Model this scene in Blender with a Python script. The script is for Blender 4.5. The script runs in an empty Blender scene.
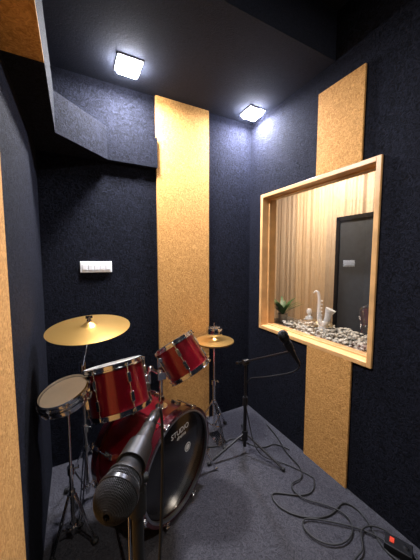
import bpy, bmesh, math, random
from mathutils import Vector, Matrix
random.seed(7)
sc = bpy.context.scene
V = Vector
# ---------------------------------------------------------------- materials
def newmat(name):
    m = bpy.data.materials.new(name); m.use_nodes = True
    nt = m.node_tree; b = nt.nodes["Principled BSDF"]
    return m, nt, b
def pmat(name, col, rough=0.5, metal=0.0, coat=0.0, var=0.0, vscale=20, bump=0.0, bscale=200, spec=0.5):
    m, nt, b = newmat(name)
    b.inputs['Base Color'].default_value = (*col, 1)
    b.inputs['Roughness'].default_value = rough
    b.inputs['Metallic'].default_value = metal
    b.inputs['Coat Weight'].default_value = coat
    b.inputs['Coat Roughness'].default_value = 0.05
    b.inputs['Specular IOR Level'].default_value = spec
    tc = nt.nodes.new('ShaderNodeTexCoord')
    n = nt.nodes.new('ShaderNodeTexNoise'); n.inputs['Scale'].default_value = vscale; n.inputs['Detail'].default_value = 4
    nt.links.new(tc.outputs['Object'], n.inputs['Vector'])
    r = nt.nodes.new('ShaderNodeValToRGB')
    r.color_ramp.elements[0].position = 0.3; r.color_ramp.elements[1].position = 0.7
    r.color_ramp.elements[0].color = (*[c*(1-var) for c in col], 1)
    r.color_ramp.elements[1].color = (*[min(1, c*(1+var)) for c in col], 1)
    nt.links.new(n.outputs['Fac'], r.inputs['Fac']); nt.links.new(r.outputs['Color'], b.inputs['Base Color'])
    if bump > 0:
        n2 = nt.nodes.new('ShaderNodeTexNoise'); n2.inputs['Scale'].default_value = bscale; n2.inputs['Detail'].default_value = 3
        nt.links.new(tc.outputs['Object'], n2.inputs['Vector'])
        bp = nt.nodes.new('ShaderNodeBump'); bp.inputs['Strength'].default_value = bump; bp.inputs['Distance'].default_value = 0.004
        nt.links.new(n2.outputs['Fac'], bp.inputs['Height']); nt.links.new(bp.outputs['Normal'], b.inputs['Normal'])
    return m
def felt(name, c1, c2, scale=38, bump=0.9, lo=0.38, hi=0.66, spec=0.2, dist=2.2):
    m, nt, b = newmat(name)
    b.inputs['Roughness'].default_value = 0.95
    b.inputs['Specular IOR Level'].default_value = spec
    tc = nt.nodes.new('ShaderNodeTexCoord')
    n = nt.nodes.new('ShaderNodeTexNoise'); n.inputs['Scale'].default_value = scale; n.inputs['Detail'].default_value = 6
    n.inputs['Roughness'].default_value = 0.65; n.inputs['Distortion'].default_value = dist
    nt.links.new(tc.outputs['Object'], n.inputs['Vector'])
    r = nt.nodes.new('ShaderNodeValToRGB'); r.color_ramp.elements[0].position = lo; r.color_ramp.elements[1].position = hi
    r.color_ramp.elements[0].color = (*c1, 1); r.color_ramp.elements[1].color = (*c2, 1)
    nt.links.new(n.outputs['Fac'], r.inputs['Fac']); nt.links.new(r.outputs['Color'], b.inputs['Base Color'])
    bp = nt.nodes.new('ShaderNodeBump'); bp.inputs['Strength'].default_value = bump; bp.inputs['Distance'].default_value = 0.008
    nt.links.new(n.outputs['Fac'], bp.inputs['Height']); nt.links.new(bp.outputs['Normal'], b.inputs['Normal'])
    return m
def emis(name, col, s):
    m, nt, b = newmat(name)
    b.inputs['Base Color'].default_value = (*col, 1)
    b.inputs['Emission Color'].default_value = (*col, 1)
    b.inputs['Emission Strength'].default_value = s
    return m
M_navy = felt("felt_navy", (0.0022, 0.0024, 0.0038), (0.0125, 0.0138, 0.0225), scale=40, bump=0.8, spec=0.08)
M_gold = felt("felt_gold", (0.32, 0.155, 0.042), (0.60, 0.32, 0.10), scale=46, bump=0.6)
M_carpet = felt("carpet_grey", (0.024, 0.023, 0.028), (0.056, 0.055, 0.064), scale=45, bump=0.9)
M_beam = felt("felt_beam", (0.007, 0.009, 0.017), (0.014, 0.018, 0.034), scale=60, bump=0.3, spec=0.3)
M_red = pmat("red_lacquer", (0.20, 0.002, 0.010), 0.28, 0.6, 1.0, var=0.45, vscale=500)
M_chrome = pmat("chrome", (0.75, 0.76, 0.78), 0.14, 1.0, var=0.03)
M_steel = pmat("dull_steel", (0.42, 0.43, 0.45), 0.3, 1.0, var=0.1)
M_black = pmat("black_plastic", (0.007, 0.007, 0.008), 0.42, 0, 0, var=0.1, spec=0.35)
M_mblack = pmat("black_metal", (0.018, 0.018, 0.02), 0.3, 0.5, 0, var=0.1)
M_rubber = pmat("rubber", (0.005, 0.005, 0.005), 0.6, var=0.1)
M_head = pmat("black_head", (0.006, 0.006, 0.007), 0.22, 0, 0.3, var=0.1)
M_coat = pmat("coated_head", (0.62, 0.58, 0.50), 0.5, var=0.06, vscale=12)
M_cream = pmat("cream_head", (0.78, 0.62, 0.45), 0.5, var=0.06, vscale=12)
M_hoopred = pmat("hoop_lacquer", (0.05, 0.004, 0.008), 0.2, 0.1, 0.8, var=0.1)
M_white = pmat("white_paint", (0.8, 0.8, 0.8), 0.4, var=0.02)
M_grille = pmat("grille_metal", (0.05, 0.05, 0.054), 0.4, 0.7, var=0.1)
M_foam = pmat("grille_foam", (0.004, 0.004, 0.0045), 0.9, var=0.2, bump=0.6, bscale=600, spec=0.1)
M_pine = pmat("pine_wood", (0.55, 0.31, 0.12), 0.4, 0, 0.2, var=0.2, vscale=9)
M_curtain = pmat("curtain_fabric", (0.58, 0.44, 0.31), 0.85, var=0.05, vscale=30)
M_cwall = pmat("control_wall", (0.50, 0.40, 0.28), 0.8, var=0.05)
M_grey = pmat("grey_panel", (0.05, 0.055, 0.065), 0.5, var=0.1)
M_ledge = pmat("ledge_board", (0.10, 0.08, 0.06), 0.6, var=0.2)
M_leaf = pmat("leaf", (0.05, 0.14, 0.03), 0.45, var=0.4, vscale=30)
M_pot = pmat("pot_ceramic", (0.5, 0.45, 0.38), 0.4, var=0.1)
M_stone = pmat("pebbles_mix", (0.46, 0.43, 0.38), 0.5, var=0.85, vscale=45)
M_redpl = pmat("red_plastic", (0.6, 0.05, 0.02), 0.4, var=0.05)
def brass(name, col, rough, metal=0.85):
    m, nt, b = newmat(name)
    b.inputs['Base Color'].default_value = (*col, 1); b.inputs['Metallic'].default_value = metal; b.inputs['Roughness'].default_value = rough
    tc = nt.nodes.new('ShaderNodeTexCoord'); w = nt.nodes.new('ShaderNodeTexWave')
    w.wave_type = 'RINGS'; w.rings_direction = 'Z'; w.inputs['Scale'].default_value = 60; w.inputs['Distortion'].default_value = 0.3
    nt.links.new(tc.outputs['Object'], w.inputs['Vector'])
    bp = nt.nodes.new('ShaderNodeBump'); bp.inputs['Strength'].default_value = 0.25; bp.inputs['Distance'].default_value = 0.001
    nt.links.new(w.outputs['Fac'], bp.inputs['Height']); nt.links.new(bp.outputs['Normal'], b.inputs['Normal'])
    return m
M_brass = brass("cymbal_brass", (0.82, 0.48, 0.14), 0.30, 0.92)
M_glass = bpy.data.materials.new("window_glass"); M_glass.use_nodes = True
nt = M_glass.node_tree; nt.nodes.clear()
o = nt.nodes.new('ShaderNodeOutputMaterial'); mx = nt.nodes.new('ShaderNodeMixShader'); tr = nt.nodes.new('ShaderNodeBsdfTransparent')
gl = nt.nodes.new('ShaderNodeBsdfGlossy'); gl.inputs['Roughness'].default_value = 0.0
lw = nt.nodes.new('ShaderNodeLayerWeight'); lw.inputs['Blend'].default_value = 0.5
pw = nt.nodes.new('ShaderNodeMath'); pw.operation = 'POWER'; pw.inputs[1].default_value = 4
ma = nt.nodes.new('ShaderNodeMath'); ma.operation = 'MULTIPLY_ADD'; ma.inputs[1].default_value = 0.7; ma.inputs[2].default_value = 0.27
tr.inputs['Color'].default_value = (0.95, 0.96, 0.96, 1)
nt.links.new(lw.outputs['Facing'], pw.inputs[0]); nt.links.new(pw.outputs[0], ma.inputs[0]); nt.links.new(ma.outputs[0], mx.inputs[0])
nt.links.new(tr.outputs[0], mx.inputs[1]); nt.links.new(gl.outputs[0], mx.inputs[2]); nt.links.new(mx.outputs[0], o.inputs[0])

# ---------------------------------------------------------------- mesh builder
def frame(loc, z, up=(0, 0, 1)):
    z = V(z).normalized(); up = V(up)
    if abs(z.dot(up.normalized())) > 0.98: up = V((0, 1, 0))
    x = up.cross(z).normalized(); y = z.cross(x)
    M = Matrix((x, y, z)).transposed().to_4x4(); M.translation = V(loc)
    return M
class Grp:
    def __init__(s, name, M):
        if not isinstance(M, Matrix): M = Matrix.Translation(V(M))
        s.M = M; s.e = bpy.data.objects.new(name, None); s.e.empty_display_size = 0.05
        s.e.matrix_world = M; sc.collection.objects.link(s.e)
class MB:
    def __init__(s): s.bm = bmesh.new()
    def box(s, lo, hi, M=None):
        lo = V(lo); hi = V(hi); c = (lo+hi)/2; d = hi-lo
        T = Matrix.Translation(c) @ Matrix.Diagonal((d.x, d.y, d.z, 1))
        bmesh.ops.create_cube(s.bm, size=1, matrix=(M @ T) if M else T); return s
    def cyl(s, a, b, r1, r2=None, seg=16, M=None):
        a = V(a); b = V(b); r2 = r1 if r2 is None else r2
        F = frame((a+b)/2, b-a); F = (M @ F) if M else F
        bmesh.ops.create_cone(s.bm, cap_ends=True, segments=seg, radius1=r1, radius2=r2, depth=(b-a).length, matrix=F); return s
    def sph(s, c, r, sc_=(1, 1, 1), sub=2, M=None):
        T = Matrix.Translation(V(c)) @ Matrix.Diagonal((*sc_, 1))
        bmesh.ops.create_icosphere(s.bm, subdivisions=sub, radius=r, matrix=(M @ T) if M else T); return s
    def lathe(s, prof, seg=48, M=None, closed=False):
        rings = []
        for (r, z) in prof:
            if r < 1e-6:
                v = V((0, 0, z)); rings.append([s.bm.verts.new(M @ v if M else v)])
            else:
                ring = []
                for i in range(seg):
                    a = 2*math.pi*i/seg; v = V((r*math.cos(a), r*math.sin(a), z))
                    ring.append(s.bm.verts.new(M @ v if M else v))
                rings.append(ring)
        prs = list(zip(rings[:-1], rings[1:]))
        if closed: prs.append((rings[-1], rings[0]))
        for A, B in prs:
            for i in range(seg):
                j = (i+1) % seg
                if len(A) == 1 and len(B) == 1: continue
                if len(A) == 1: s.bm.faces.new((A[0], B[j], B[i]))
                elif len(B) == 1: s.bm.faces.new((A[i], A[j], B[0]))
                else: s.bm.faces.new((A[i], A[j], B[j], B[i]))
        return s
    def tube(s, pts, r, seg=10, M=None):
        for a, b in zip(pts[:-1], pts[1:]):
            s.cyl(a, b, r, seg=seg, M=M); s.sph(b, r, sub=2, M=M)
        return s
    def prism(s, pts, z0, z1):
        lo = [s.bm.verts.new((x, y, z0)) for x, y in pts]; hi = [s.bm.verts.new((x, y, z1)) for x, y in pts]
        n = len(pts)
        s.bm.faces.new(lo); s.bm.faces.new(hi)
        for i in range(n): s.bm.faces.new((lo[i], lo[(i+1) % n], hi[(i+1) % n], hi[i]))
        return s
    def fin(s, name, mat, grp=None, local=False, smooth=True, bevel=0, normals=True):
        if normals: bmesh.ops.recalc_face_normals(s.bm, faces=s.bm.faces)
        me = bpy.data.meshes.new(name); s.bm.to_mesh(me); s.bm.free()
        ob = bpy.data.objects.new(name, me); sc.collection.objects.link(ob)
        me.materials.append(mat)
        if smooth:
            for p in me.polygons: p.use_smooth = True
            me.set_sharp_from_angle(angle=math.radians(38))
        if grp:
            if not local: me.transform(grp.M.inverted())
            ob.parent = grp.e
        if bevel:
            bv = ob.modifiers.new("bevel", 'BEVEL'); bv.width = bevel; bv.segments = 2; bv.limit_method = 'ANGLE'
        return ob
def cable(name, pts, r, mat, grp=None):
    cu = bpy.data.curves.new(name, 'CURVE'); cu.dimensions = '3D'; cu.bevel_depth = r; cu.bevel_resolution = 3; cu.resolution_u = 8
    sp = cu.splines.new('NURBS'); sp.points.add(len(pts)-1); sp.order_u = 4; sp.use_endpoint_u = True
    for i, p in enumerate(pts):
        q = V(p)
        if grp: q = grp.M.inverted() @ q
        sp.points[i].co = (*q, 1)
    cu.materials.append(mat)
    ob = bpy.data.objects.new(name, cu); sc.collection.objects.link(ob)
    if grp: ob.parent = grp.e
    return ob
RT = V((0.885, -0.465, 0)); FW = V((0.465, 0.885, 0)); UP = V((0, 0, 1))

# ---------------------------------------------------------------- room shell
XL, XR, YB, YF, ZC, ZB = -0.185, 1.424, 1.93, -1.3, 2.85, 2.576
WT = 0.12
WY0, WY1, WZ0, WZ1 = 0.797, 1.768, 0.798, 1.935
MB().box((XL-0.1, YF-0.1, -0.1), (XR+WT, YB+0.1, 0)).fin("floor", M_carpet, smooth=False)
MB().box((XL-0.1, YF-0.1, ZC), (XR+WT, YB+0.1, ZC+0.1)).fin("ceiling", M_beam, smooth=False)
MB().box((XL-0.1, YF, 0), (XL, YB, ZC)).fin("wall_left", M_navy, smooth=False)
MB().box((XL-0.1, YB, 0), (XR+WT, YB+0.1, ZC)).fin("wall_back", M_navy, smooth=False)
MB().box((XL-0.1, YF-0.1, 0), (XR+WT, YF, ZC)).fin("wall_front", M_navy, smooth=False)
w = MB()
w.box((XR, YF, 0), (XR+WT, WY0, ZC)); w.box((XR, WY1, 0), (XR+WT, YB, ZC))
w.box((XR, WY0, 0), (XR+WT, WY1, WZ0)); w.box((XR, WY0, WZ1), (XR+WT, WY1, ZC))
w.fin("wall_right", M_navy, smooth=False)
MB().box((XL, 1.10, ZB), (XR, YB, ZC)).fin("ceiling_beam", M_beam, smooth=False)
bx = MB().prism([(XL, YF), (-0.065, YF), (-0.065, 1.62), (0.22, 1.885), (0.56, 1.885), (0.56, YB), (XL, YB)], 2.06, 2.27)
bx.fin("ceiling_soffit", M_navy, smooth=False)
MB().box((0.56, YB-0.02, 0), (0.993, YB, ZB)).fin("trim_1", M_gold, smooth=False)
MB().box((XR-0.012, 0.91, 0), (XR, 1.235, WZ0)).fin("trim_2", M_gold, smooth=False)
t3 = MB(); t3.box((XR-0.012, 0.905, WZ1), (XR, 1.205, 2.44)); t3.fin("trim_3", M_gold, smooth=False)
t4 = MB(); t4.box((XL, -0.2, 0), (XL+0.012, 0.93, 2.06)); t4.box((XL, -0.2, 2.048), (-0.065, 1.06, 2.06)); t4.fin("trim_4", M_gold, smooth=False)

# ---------------------------------------------------------------- window
g = Grp("window_1", (XR, (WY0+WY1)/2, (WZ0+WZ1)/2))
f = MB(); fw = 0.028; x0, x1 = XR-0.012, XR+WT+0.02
f.box((x0, WY0, WZ0), (x1, WY0+fw, WZ1)); f.box((x0, WY1-fw, WZ0), (x1, WY1, WZ1))
f.box((x0, WY0+fw, WZ0), (x1, WY1-fw, WZ0+fw)); f.box((x0, WY0+fw, WZ1-fw), (x1, WY1-fw, WZ1))
f.fin("frame", M_pine, g, smooth=False, bevel=0.003)
f = MB(); a0, a1, b0, b1 = WY0+fw, WY1-fw, WZ0+fw, WZ1-fw; s_ = 0.010; xs, xe = XR+0.055, XR+0.068
f.box((xs, a0, b0), (xe, a0+s_, b1)); f.box((xs, a1-s_, b0), (xe, a1, b1)); f.box((xs, a0+s_, b0), (xe, a1-s_, b0+s_)); f.box((xs, a0+s_, b1-s_), (xe, a1-s_, b1))
f.fin("glazing_bead", M_pine, g, smooth=False)
gp = MB(); xg = XR+0.072; vs = [gp.bm.verts.new(p) for p in ((xg, a0, b0), (xg, a0, b1), (xg, a1, b1), (xg, a1, b0))]; gp.bm.faces.new(vs)
gp.fin("glass_pane", M_glass, g, smooth=False, normals=False)

# ---------------------------------------------------------------- control room
CX0, CX1, CY0, CY1, CZ = XR+WT, 2.75, 0.0, 3.4, 2.6
MB().box((CX0, CY0, -0.1), (CX1+0.1, CY1, 0)).fin("floor_control", M_carpet, smooth=False)
MB().box((CX0, CY0-0.1, CZ), (CX1+0.1, CY1+0.1, CZ+0.1)).fin("ceiling_control", M_white, smooth=False)
MB().box((CX1, CY0, 0), (CX1+0.1, CY1, CZ)).fin("wall_control_right", M_cwall, smooth=False)
MB().box((CX0, CY1, 0), (CX1+0.1, CY1+0.1, CZ)).fin("wall_control_back", M_cwall, smooth=False)
MB().box((CX0, CY0-0.1, 0), (CX1+0.1, CY0, CZ)).fin("wall_control_front", M_cwall, smooth=False)
MB().box((CX0-0.02, YB+0.1, 0), (CX0, CY1, CZ)).fin("wall_control_left", M_cwall, smooth=False)
def pleat(path_fn, n, z0, z1, name):
    c = MB(); prev = None; nz = 14
    for i in range(n+1):
        col = []
        for k in range(nz+1):
            tz = k/nz; x, y = path_fn(i/n, tz); col.append(c.bm.verts.new((x, y, z0+(z1-z0)*tz)))
        if prev:
            for k in range(nz): c.bm.faces.new((prev[k], col[k], col[k+1], prev[k+1]))
        prev = col
    ob = c.fin(name, M_curtain)
    return ob
def cpath(t, tz):
    ph = t*2*math.pi*30 + 0.9*math.sin(t*47) + 0.25*math.sin(tz*3+t*20)
    amp = 0.008 + 0.005*math.sin(t*83) + 0.004*(1-tz)
    return (2.675+amp*math.sin(ph)+0.005*math.sin(2.3*ph+1), 0.1+t*3.2)
pleat(cpath, 700, 0.01, 2.58, "pleated_curtain")
g = Grp("door_1", (2.58, 1.4, 0))
MB().box((2.56, 0.95, 0.005), (2.60, 1.86, 1.83)).fin("leaf", M_grey, g, smooth=False, bevel=0.004)
d = MB(); d.box((2.545, 0.93, 0.005), (2.56, 0.97, 1.85)); d.box((2.545, 1.84, 0.005), (2.56, 1.88, 1.85)); d.box((2.545, 0.93, 1.81), (2.56, 1.88, 1.85)); d.fin("edge_frame", M_black, g, smooth=False)
g = Grp("window_ledge_cabinet", (1.75, 1.3, 0))
MB().box((CX0+0.03, 0.5, 0), (1.93, 1.95, 0.76)).fin("body", M_cwall, g, smooth=False)
MB().box((CX0+0.03, 0.48, 0.76), (1.96, 1.97, 0.80)).fin("top", M_ledge, g, smooth=False, bevel=0.004)
p = MB()
for i in range(620):
    x = random.uniform(1.60, 1.93); y = random.uniform(0.80, 1.72); r = random.uniform(0.010, 0.020)
    if abs(x-1.80) < 0.07 and abs(y-1.43) < 0.10: continue
    if abs(x-1.87) < 0.05 and abs(y-1.62) < 0.05: continue
    T = Matrix.Translation((x, y, 0.801+r*0.62+random.choice((0, 0, 0.014, 0.026)))) @ Matrix.Rotation(random.uniform(0, 6), 4, 'Z') @ Matrix.Diagonal((1.25, 0.9, 0.6, 1))
    bmesh.ops.create_icosphere(p.bm, subdivisions=2, radius=r, matrix=T)
p.fin("pebble_bed", M_stone)
g = Grp("saxophone_ornament", (1.80, 1.46, 0.80))
s = MB(); bx_, by_ = 1.80, 1.46
def sx(u, z): return (bx_+u*0.55, by_-u*0.83, 0.80+z)
path = [(-0.045, 0.315), (-0.03, 0.33), (-0.012, 0.325), (-0.004, 0.30), (0.0, 0.25), (0.0, 0.17), (0.002, 0.11), (0.012, 0.07), (0.035, 0.05), (0.058, 0.07), (0.068, 0.11), (0.075, 0.15), (0.09, 0.185)]
rad = [0.006, 0.007, 0.009, 0.011, 0.013, 0.016, 0.019, 0.021, 0.023, 0.024, 0.025, 0.029, 0.042]
for i in range(len(path)-1):
    s.cyl(sx(*path[i]), sx(*path[i+1]), rad[i], rad[i+1], seg=14); s.sph(sx(*path[i+1]), rad[i+1]*0.98 if i < 10 else 0.01)
for z in (0.13, 0.16, 0.19, 0.22, 0.25): s.cyl(sx(0.008, z), sx(0.026, z), 0.008, seg=10)
s.cyl(sx(0.03, 0), sx(0.03, 0.04), 0.045, 0.03, seg=20)
s.fin("body", M_white, g)
g = Grp("bust_figurine", (1.87, 1.62, 0.80))
MB().lathe([(0, 0), (0.03, 0), (0.03, 0.01), (0.014, 0.02), (0.012, 0.035), (0.034, 0.055), (0.03, 0.075), (0.012, 0.085), (0.011, 0.095), (0.022, 0.112), (0.024, 0.13), (0.016, 0.148), (0, 0.152)], 24, Matrix.Translation((1.87, 1.62, 0.80))).fin("figure", M_white, g)
g = Grp("potted_plant", (1.76, 1.84, 0.80))
PX, PY = 1.76, 1.84
MB().lathe([(0, 0), (0.035, 0), (0.048, 0.07), (0.05, 0.075), (0.044, 0.075), (0.04, 0.06), (0, 0.06)], 24, Matrix.Translation((PX, PY, 0.80))).fin("pot", M_pot, g)
l = MB()
for i in range(34):
    a = random.uniform(0, 6.28); L = random.uniform(0.14, 0.28); el = random.uniform(0.7, 1.45); wd = 0.017; prev = None
    for k in range(6):
        t = k/5; e = el-t*0.9
        c = V((PX, PY, 0.865)) + V((math.cos(a)*math.cos(e)*0.8, math.sin(a)*math.cos(e)*0.8, math.sin(el)*(1-0.35*t)))*L*t
        c.y = min(c.y, 2.0)
        sd = V((-math.sin(a), math.cos(a), 0))*wd*math.sin(math.pi*(0.12+0.86*t))
        A = l.bm.verts.new(c-sd); B = l.bm.verts.new(c+sd)
        if prev: l.bm.faces.new((prev[0], A, B, prev[1]))
        prev = (A, B)
l.fin("leaves", M_leaf, g)

# ---------------------------------------------------------------- ceiling LED panels and an added fill panel (surface-mounted, diffuser stands slightly proud)
def led(name, x, y, z, size, watts, col=(0.92, 0.95, 1.0), e=40, drop=0.03):
    g = Grp(name, (x, y, z)); h = size/2
    b = MB(); t = 0.010
    b.box((x-h-t, y-h-t, z-0.010), (x+h+t, y-h, z)); b.box((x-h-t, y+h, z-0.010), (x+h+t, y+h+t, z))
    b.box((x-h-t, y-h, z-0.010), (x-h, y+h, z)); b.box((x+h, y-h, z-0.010), (x+h+t, y+h, z))
    b.fin("bezel", M_white, g, smooth=False)
    MB().box((x-h+0.002, y-h+0.002, z-drop), (x+h-0.002, y+h-0.002, z)).fin("diffuser", emis(name+"_diffuser", col, e), g, smooth=False, bevel=0.006)
    L = bpy.data.lights.new(name+"_lamp", 'AREA'); L.shape = 'SQUARE'; L.size = size; L.energy = watts; L.color = col
    o = bpy.data.objects.new("lamp", L); sc.collection.objects.link(o); o.parent = g.e; o.location = (0, 0, -drop-0.003)
led("ceiling_led_light", 0.335, 1.70, ZB, 0.125, 52, (0.95, 0.95, 1.0), e=260, drop=0.035)
led("ceiling_led_light.001", 1.31, 1.76, ZB, 0.125, 52, (0.80, 0.82, 1.0), e=300, drop=0.035)
led("added_fill_panel", 0.65, -0.35, ZC, 0.115, 24, (1.0, 0.96, 0.9), e=50)  # unseen fill panel, added behind the camera to lift the near side
led("ceiling_led_light.003", 2.15, 1.9, CZ, 0.18, 36, (1.0, 0.86, 0.70))

# ---------------------------------------------------------------- wall plate
g = Grp("wall_switch_plate", (0.13, YB, 1.345))
MB().box((0.03, YB-0.012, 1.307), (0.23, YB, 1.383)).fin("plate", M_white, g, smooth=False, bevel=0.004)
b = MB()
for i in range(5): b.box((0.045+i*0.036, YB-0.017, 1.325), (0.074+i*0.036, YB-0.012, 1.365))
b.fin("switches", M_white, g, smooth=False, bevel=0.002)

# ---------------------------------------------------------------- drums
def drum(g, R, D, nl, topmat, botmat, hoopmat, wood=False, shellmat=None):
    h = D/2
    MB().lathe([(R, -h), (R, h)], 72).fin("shell", shellmat or M_red, g, True)
    MB().lathe([(0, h+0.003), (R*0.97, h+0.003), (R+0.002, h-0.004)], 72).fin("batter_head", topmat, g, True)
    MB().lathe([(0, -h-0.003), (R*0.97, -h-0.003), (R+0.002, -h+0.004)], 72).fin("resonant_head", botmat, g, True)
    hp = MB()
    for s in (1, -1):
        if wood: hp.lathe([(R+0.004, s*(h-0.022)), (R+0.022, s*(h-0.022)), (R+0.022, s*(h+0.020)), (R+0.006, s*(h+0.020))], 72, closed=True)
        else: hp.lathe([(R+0.002, s*(h-0.012)), (R+0.013, s*(h-0.012)), (R+0.013, s*(h-0.007)), (R+0.006, s*(h-0.005)), (R+0.006, s*(h+0.010)), (R+0.010, s*(h+0.012)), (R+0.002, s*(h+0.014))], 72, closed=True)
    hp.fin("hoops", hoopmat, g, True)
    lg = MB()
    for k in range(nl):
        a = 2*math.pi*(k+0.5)/nl; Rm = Matrix.Rotation(a, 4, 'Z')
        if wood:
            for s in (1, -1):
                lg.box((R, -0.012, s*(h*0.42)-0.028), (R+0.022, 0.012, s*(h*0.42)+0.028), Rm)
                lg.cyl((R+0.028, 0, s*h*0.45), (R+0.028, 0, s*(h+0.012)), 0.0035, seg=8, M=Rm)
                lg.box((R+0.010, -0.011, s*(h+0.021)-0.004), (R+0.034, 0.011, s*(h+0.021)+0.004), Rm)
                lg.box((R+0.023, -0.009, min(s*(h-0.02), s*(h+0.02))), (R+0.030, 0.009, max(s*(h-0.02), s*(h+0.02))), Rm)
                lg.cyl((R+0.028, -0.018, s*(h+0.03)), (R+0.028, 0.018, s*(h+0.03)), 0.004, seg=8, M=Rm)
        else:
            lh = min(0.022, h*0.35)
            for s in (1, -1):
                lg.box((R-0.002, -0.009, s*h*0.42-lh), (R+0.015, 0.009, s*h*0.42+lh), Rm)
            lg.cyl((R+0.010, 0, -h-0.004), (R+0.010, 0, h+0.004), 0.0028, seg=8, M=Rm)
            for s in (1, -1): lg.cyl((R+0.010, 0, s*(h-0.010)), (R+0.010, 0, s*(h+0.006)), 0.006, seg=8, M=Rm)
    lg.fin("lugs_and_rods", M_chrome, g, True, bevel=0.0015)
nb = V((0.5, -0.866, 0)); bfront = V((0.455, 1.245, 0.302)); BD = 0.33; BR = 0.262
bc = bfront - nb*BD/2
g = Grp("drum_kit", (bc.x, bc.y, 0)); KIT = g
B = Grp("bass_drum", frame(bc, nb)); B.e.parent = g.e; B.e.matrix_parent_inverse = g.M.inverted()
drum(B, BR, BD, 8, M_head, M_coat, M_hoopred, wood=True)
MB().lathe([(BR-0.004, BD/2+0.005), (BR+0.006, BD/2+0.005), (BR+0.006, BD/2+0.022), (BR-0.004, BD/2+0.022)], 72, closed=True).fin("chrome_hoop_inlay", M_steel, B, True)
MB().lathe([(0, 0), (0.026, 0), (0.026, 0.0006), (0, 0.0006)], 32, Matrix.Translation((0.085, 0.03, BD/2+0.0032))).fin("white_badge", M_white, B, True)
MB().lathe([(0.016, 0), (0.020, 0), (0.020, 0.0004), (0.016, 0.0004)], 32, Matrix.Translation((0.085, 0.03, BD/2+0.0040)), closed=True).fin("badge_ring", M_grey, B, True)
tx = bpy.data.curves.new("logo", 'FONT'); tx.body = "STUDIO"; tx.size = 0.042; tx.extrude = 0.0004; tx.align_x = 'CENTER'; tx.materials.append(M_white)
to = bpy.data.objects.new("logo", tx); sc.collection.objects.link(to); to.parent = B.e; to.location = (0.02, 0.150, BD/2+0.0038)
tx = bpy.data.curves.new("logo_small", 'FONT'); tx.body = "drums"; tx.size = 0.030; tx.extrude = 0.0004; tx.align_x = 'CENTER'; tx.materials.append(M_white)
to = bpy.data.objects.new("logo_small", tx); sc.collection.objects.link(to); to.parent = B.e; to.location = (0.03, 0.122, BD/2+0.0038)
sp = MB()
lat = V((0.866, 0.5, 0))
for s in (1, -1):
    a = bfront - nb*0.09 + lat*s*0.26 + V((0, 0, -0.03)); e = bfront + nb*0.03 + lat*s*0.36; e.z = 0.012
    sp.cyl(a, e, 0.007); sp.sph(e, 0.012); sp.box(a-V((.018, .018, .02)), a+V((.018, .018, .02)))
sp.fin("spurs", M_chrome, g)
def tom(name, c, ax, R, D):
    T = Grp(name, frame(c, ax)); T.e.parent = g.e; T.e.matrix_parent_inverse = g.M.inverted()
    drum(T, R, D, 6, M_coat, M_coat, M_chrome); return T
t1c = V((0.168, 1.33, 0.755)); t1a = RT*-0.24+UP*0.95+FW*0.24
t2c = V((0.533, 1.365, 0.832)); t2a = RT*-0.52+UP*0.80+FW*0.18
tom("rack_tom", t1c, t1a, 0.140, 0.21); tom("rack_tom.001", t2c, t2a, 0.122, 0.185)
mt = MB(); pb = bc + V((0.03, -0.03, 0)); pb.z = 0.555; pt = pb+V((0, 0, 0.20))
mt.cyl(pb, pb+V((0, 0, 0.02)), 0.035, seg=24); mt.cyl(pb, pt, 0.012); mt.box(pt-V((.024, .024, .022)), pt+V((.024, .024, .022)))
mt.cyl(pb+V((0, 0, 0.05)), pb+V((0, 0, 0.08)), 0.019)
for tc_, R_ in ((t1c, 0.140), (t2c, 0.122)):
    dv = (tc_-pt); dv.z = 0; dv.normalize(); e = tc_ - dv*(R_+0.012)
    mid = pt + dv*0.06 + V((0, 0, 0.05))
    mt.tube([pt, mid, e], 0.009); mt.sph(mid, 0.017); mt.box(e-V((.02, .02, .026)), e+V((.02, .02, .026)))
mt.cyl(pt+V((0, 0, .02)), pt+V((0, 0, .035)), 0.018)
mt.fin("tom_holder", M_chrome, g, bevel=0.002)
kp = MB(); kb = bc - nb*(BD/2+0.04)
F = Matrix.Translation((kb.x, kb.y, 0.004)) @ Matrix.Rotation(math.atan2(nb.y, nb.x), 4, 'Z')
kp.box((-0.16, -0.045, 0), (0.0, 0.045, 0.012), F); kp.box((-0.02, -0.055, 0), (0.0, -0.04, 0.22), F); kp.box((-0.02, 0.04, 0), (0.0, 0.055, 0.22), F)
kp.cyl((-0.01, -0.055, 0.21), (-0.01, 0.055, 0.21), 0.008, M=F); kp.cyl((-0.01, 0, 0.21), (-0.05, 0, 0.32), 0.005, M=F); kp.cyl((-0.06, 0, 0.33), (-0.03, 0, 0.33), 0.022, M=F)
kp.fin("kick_pedal", M_steel, g, smooth=False)

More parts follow.
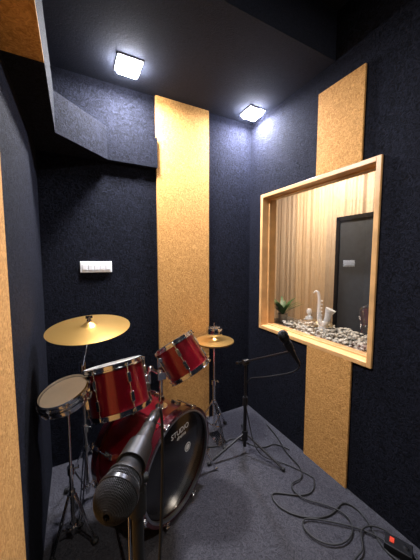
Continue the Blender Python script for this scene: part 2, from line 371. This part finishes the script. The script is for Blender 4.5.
# ---------------------------------------------------------------- cymbals / stands
def cymbal(g, c, ax, R, mat, name="cymbal"):
    M = frame(c, ax); k = R/0.2
    prof = [(0.006, 0.030*k), (0.012*k, 0.029*k), (0.024*k, 0.023*k), (0.034*k, 0.013*k), (0.045*k, 0.0105*k), (0.09*k, 0.0075*k), (0.14*k, 0.0035*k), (0.18*k, 0.0005*k), (0.2*k, -0.002*k)]
    prof2 = [(r, z-0.0016) for r, z in reversed(prof)]
    m = MB().lathe(prof+prof2, 72, closed=True); ob = m.fin(name, mat, None)
    ob.matrix_world = g.M.inverted() @ M; ob.parent = g.e
    return ob
def tripod(base, top, hub, legr, ang0, r=0.011, braces=True):
    m = MB(); base = V(base); top = V(top)
    b0 = V((base.x, base.y, 0.05))
    mid = base.lerp(V((base.x, base.y, top.z)), 0.55)
    m.cyl(b0, mid, r); m.cyl(mid, V((base.x, base.y, top.z)), r*0.72)
    m.cyl(mid-V((0, 0, 0.02)), mid+V((0, 0, 0.018)), r*1.7); m.cyl(mid, mid+V((0.035, 0.0, 0)), 0.004); m.box(mid+V((0.03, -0.012, -0.006)), mid+V((0.036, 0.012, 0.006)))
    H = V((base.x, base.y, hub)); m.cyl(H-V((0, 0, 0.018)), H+V((0, 0, 0.018)), r*1.8)
    Lw = V((base.x, base.y, 0.08)); m.cyl(Lw-V((0, 0, 0.012)), Lw+V((0, 0, 0.012)), r*1.6)
    feet = []
    for k in range(3):
        a = ang0+k*2*math.pi/3; d = V((math.cos(a), math.sin(a), 0)); ft = base+d*legr; ft.z = 0.015
        s = V((-d.y, d.x, 0))*0.006
        for q in (s, -s): m.cyl(H+d*0.015+q, ft+q, 0.0042, seg=8)
        md = (H+d*0.015).lerp(ft, 0.55)
        if braces: m.cyl(Lw+d*0.012, md, 0.0045, seg=8)
        feet.append(ft)
    return m, feet
def feetmesh(feet, g):
    f = MB()
    for ft in feet: f.sph((ft.x, ft.y, 0.015), 0.015, (1.2, 1.2, 1))
    f.fin("rubber_feet", M_rubber, g)
base = V((0.015, 1.56, 0)); g = Grp("cymbal_stand", base)
m, ft = tripod(base, (0, 0, 0.80), 0.32, 0.155, 0.25)
t = V((0.015, 1.56, 0.80)); cc = V((0.052, 1.385, 1.062))
m.cyl(t-V((0, 0, 0.02)), t+V((0, 0, 0.03)), 0.018); m.cyl(t, cc-V((0, 0, 0.005)), 0.007); m.cyl(cc-V((0, 0, 0.02)), cc+V((0, 0, 0.055)), 0.0045)
m.cyl(cc+V((0, 0, 0.032)), cc+V((0, 0, 0.045)), 0.012, 0.008); m.box(cc+V((-.016, -.003, .045)), cc+V((.016, .003, .058)))
m.fin("stand_tubes", M_chrome, g); feetmesh(ft, g)
cymbal(g, cc, UP*1-FW*0.13+RT*0.02, 0.192, M_brass, "crash_cymbal")
base = V((-0.055, 1.34, 0)); g = Grp("snare_drum", base)
m, ft = tripod(base, (0, 0, 0.70), 0.26, 0.105, -0.5, r=0.009)
c2 = V((-0.060, 1.275, 0.795)); a2 = (UP*1-FW*0.26-RT*0.16).normalized()
S = Grp("drum", frame(c2, a2)); S.e.parent = g.e; S.e.matrix_parent_inverse = g.M.inverted()
drum(S, 0.098, 0.030, 8, M_cream, M_coat, M_chrome, shellmat=M_chrome)
hub = V((base.x, base.y, 0.70)); bt = c2 - a2*0.055
m.tube([hub, bt], 0.007); m.sph(bt, 0.013)
for k in range(3):
    an = k*2*math.pi/3+0.6; Fm = frame(c2, a2)
    e1 = Fm @ V((math.cos(an)*0.104, math.sin(an)*0.104, -0.034)); e2 = Fm @ V((math.cos(an)*0.114, math.sin(an)*0.114, -0.010))
    m.tube([bt, e1, e2], 0.0045)
m.fin("stand_tubes", M_chrome, g); feetmesh(ft, g)
base = V((0.93, 1.70, 0)); g = Grp("hi_hat_stand", base)
m, ft = tripod(base, (0, 0, 0.80), 0.28, 0.17, 0.5)
c = V((0.93, 1.70, 0.775))
m.cyl(c, c+V((0, 0, 0.14)), 0.004); m.cyl(c+V((0, 0, 0.03)), c+V((0, 0, 0.05)), 0.012)
m.box(base+V((-0.04, -0.14, 0.006)), base+V((0.04, 0.02, 0.016)))
for a in range(6):
    th = a*math.pi/3; pz = c+V((math.cos(th)*0.05, math.sin(th)*0.05, 0.075)); m.cyl(pz-V((0, 0, 0.008)), pz+V((0, 0, 0.008)), 0.014, seg=14)
m.lathe([(0.046, 0.045), (0.060, 0.045), (0.063, 0.05), (0.063, 0.095), (0.060, 0.10), (0.046, 0.10)], 32, Matrix.Translation(c), closed=True)
m.cyl(c+V((-0.055, 0, 0.095)), c+V((0.055, 0, 0.095)), 0.004)
m.fin("stand_tubes", M_chrome, g); feetmesh(ft, g)
cymbal(g, c, UP, 0.15, M_brass, "top_cymbal"); cymbal(g, c-V((0, 0, 0.012)), -UP, 0.15, M_brass, "bottom_cymbal")

# ---------------------------------------------------------------- microphones
def mic(g, tail, head, band=True):
    M = frame(tail, V(head)-V(tail), (0.1, 0.2, 1))
    gi = M
    MB().lathe([(0, 0), (0.0105, 0), (0.0115, 0.002), (0.0118, 0.02), (0.0135, 0.03), (0.0185, 0.100), (0.0235, 0.108), (0.0240, 0.113), (0.0, 0.113)], 40, gi).fin("mic_body", M_black, g)
    MB().lathe([(0.0, 0.002), (0.006, -0.001), (0.0085, -0.001), (0.0095, -0.004), (0.0095, -0.035), (0.006, -0.040), (0.0045, -0.05), (0, -0.05)], 24, gi).fin("xlr_plug", M_mblack, g)
    pr = [(0.0225, 0.113), (0.0235, 0.118), (0.0247, 0.124), (0.0255, 0.129)]
    dome = [(0.0257*math.cos(a), 0.134+0.0265*math.sin(a)) for a in [i*math.pi/2/16 for i in range(16)]]+[(0.0006, 0.1605)]
    ob = MB().lathe(pr+dome, 72, gi).fin("grille_mesh", M_grille, g, normals=True)
    wf = ob.modifiers.new("wire", 'WIREFRAME'); wf.thickness = 0.0007; wf.use_even_offset = False
    MB().lathe([(r*0.972, z-0.0006) for r, z in pr+dome]+[(0, 0.1598)], 40, gi).fin("grille_foam", M_foam, g)
    if band: MB().lathe([(0.0252, 0.1285), (0.0268, 0.1290), (0.0268, 0.1345), (0.0252, 0.1350)], 48, gi, closed=True).fin("grille_band", M_mblack, g)
    MB().lathe([(0.0166, 0.050), (0.0195, 0.050), (0.0215, 0.088), (0.0186, 0.088)], 32, gi, closed=True).fin("mic_clip", M_black, g)
    return M
base = V((0.072, 0.37, 0)); g = Grp("microphone_stand", base)
tail = V((0.104, 0.424, 1.110)); head = V((0.0335, 0.309, 1.112))
Mm = mic(g, tail, head); cl = Mm @ V((0, 0, 0.066))
m = MB()
m.cyl((cl.x, cl.y, 0.02), (cl.x, cl.y, 0.62), 0.0125, seg=24); m.cyl((cl.x, cl.y, 0.6), (cl.x, cl.y, 1.04), 0.0085, seg=24); m.cyl((cl.x, cl.y, 0.58), (cl.x, cl.y, 0.66), 0.018, seg=24)
m.cyl((cl.x, cl.y, 1.02), (cl.x, cl.y, 1.06), 0.0135, seg=24); m.box((cl.x-0.008, cl.y-0.012, 1.055), (cl.x+0.008, cl.y+0.012, 1.09))
m.cyl((cl.x-0.016, cl.y, 1.07), (cl.x+0.016, cl.y, 1.07), 0.007)
m.lathe([(0, 0), (0.135, 0), (0.135, 0.012), (0.12, 0.02), (0.03, 0.03), (0, 0.03)], 48, Matrix.Translation((cl.x, cl.y, 0)))
m.fin("stand", M_rubber, g)
tp = Mm @ V((0, 0, -0.045))
cable("mic_cable", [tp, tp+V((0.015, 0.025, 0.0)), tp+V((0.025, 0.04, -0.06)), tp+V((0.02, 0.04, -0.25)), (cl.x+0.02, cl.y+0.03, 0.55), (cl.x+0.03, cl.y+0.02, 0.25), (cl.x+0.16, cl.y+0.02, 0.012), (cl.x+0.4, cl.y-0.15, 0.006)], 0.0032, M_rubber, g)
base = V((1.04, 1.44, 0)); g = Grp("boom_microphone_stand", base)
m = MB(); m.cyl((1.04, 1.44, 0.05), (1.04, 1.44, 0.40), 0.0125); m.cyl((1.04, 1.44, 0.38), (1.04, 1.44, 0.66), 0.009)
m.cyl((1.04, 1.44, 0.36), (1.04, 1.44, 0.42), 0.018); m.cyl((1.04, 1.44, 0.10), (1.04, 1.44, 0.17), 0.022)
ft = [V((0.755, 1.455, 0.012)), V((1.17, 1.185, 0.012)), V((1.19, 1.68, 0.012))]
for f_ in ft: m.cyl((1.04, 1.44, 0.15), f_, 0.0075)
pv = V((1.04, 1.44, 0.675)); tail = V((0.968, 0.918, 0.905)); head = V((0.872, 0.952, 1.08))
dr = (tail-pv); q0 = pv-dr.normalized()*0.10; q1 = tail+V((0.012, 0.03, 0.02))
m.cyl(pv+V((-0.02, 0, 0)), pv+V((0.02, 0, 0)), 0.02); m.cyl(q0, q1, 0.006); m.cyl(q0, q0-dr.normalized()*0.05, 0.012)
M2 = frame(tail, head-tail, (0.1, 0.2, 1)); cp = M2 @ V((0, 0, 0.066)); m.cyl(q1, cp+V((0.01, 0.012, -0.008)), 0.006); m.sph(q1, 0.012)
m.fin("stand", M_mblack, g); mic(g, tail, head)
f = MB()
for f_ in ft: f.sph((f_.x, f_.y, 0.013), 0.013)
f.fin("rubber_feet", M_rubber, g)
tp = M2 @ V((0, 0, -0.045))
cable("mic_cable", [tp, tp+V((0.01, 0.0, -0.04)), tp+V((0.0, 0.15, -0.12)), V((1.03, 1.30, 0.62)), V((1.06, 1.46, 0.55)), V((1.02, 1.42, 0.40)), V((1.06, 1.42, 0.25)), V((1.06, 1.36, 0.08)), V((1.12, 1.30, 0.008)), V((1.24, 1.22, 0.006)), V((1.30, 1.05, 0.006))], 0.0035, M_rubber, g)

# ---------------------------------------------------------------- floor cables
def fl(pts, z=0.006): return [(x, y, z+0.0015*(i % 2)) for i, (x, y) in enumerate(pts)]
cable("audio_cable", fl([(1.30, 1.05), (1.22, 0.95), (1.08, 1.02), (0.98, 1.12), (0.95, 1.0), (1.05, 0.88), (1.20, 0.82), (1.33, 0.88), (1.36, 0.75), (1.25, 0.62), (1.28, 0.50), (1.36, 0.40), (1.38, 0.2)]), 0.0045, M_rubber)
cable("audio_cable.001", fl([(1.38, 1.60), (1.35, 1.40), (1.28, 1.30), (1.30, 1.15), (1.22, 1.06), (1.12, 1.10), (1.10, 0.98), (1.2, 0.90), (1.28, 0.78), (1.18, 0.70), (1.05, 0.72), (0.98, 0.82), (1.02, 0.92), (1.16, 0.80), (1.30, 0.68), (1.31, 0.58)], 0.012), 0.004, M_rubber)
cable("audio_cable.002", fl([(0.98, 0.55), (1.05, 0.66), (1.17, 0.62), (1.22, 0.72), (1.34, 0.70), (1.38, 0.58), (1.33, 0.45), (1.2, 0.40)], 0.018), 0.004, M_rubber)
cable("audio_cable.003", fl([(0.80, 1.62), (0.9, 1.55), (1.0, 1.62), (1.10, 1.56), (1.12, 1.45), (1.22, 1.38), (1.30, 1.42), (1.34, 1.3)], 0.006), 0.004, M_rubber)
g = Grp("stomp_box", (1.32, 0.575, 0))
F = Matrix.Translation((1.32, 0.575, 0)) @ Matrix.Rotation(0.4, 4, 'Z')
MB().box((-0.035, -0.055, 0.002), (0.035, 0.055, 0.04), F).fin("case", M_black, g, smooth=False, bevel=0.004)
MB().box((-0.014, 0.016, 0.04), (0.014, 0.034, 0.044), F).fin("label", M_redpl, g, smooth=False)
MB().cyl((0, -0.03, 0.04), (0, -0.03, 0.052), 0.009, M=F).fin("footswitch", M_chrome, g)

# ---------------------------------------------------------------- world, camera
w = bpy.data.worlds.new("world"); sc.world = w; w.use_nodes = True
w.node_tree.nodes["Background"].inputs[0].default_value = (0.02, 0.025, 0.035, 1)
cam = bpy.data.cameras.new("camera"); co = bpy.data.objects.new("camera", cam); sc.collection.objects.link(co)
cam.sensor_fit = 'HORIZONTAL'; cam.sensor_width = 36; cam.lens = 36*257/420; cam.clip_start = 0.02
co.location = (0, 0, 1.4); co.rotation_euler = (math.radians(90-4.7), 0, math.radians(-27.7))
sc.camera = co
sc.view_settings.view_transform = 'Standard'
sc.view_settings.exposure = 0.2
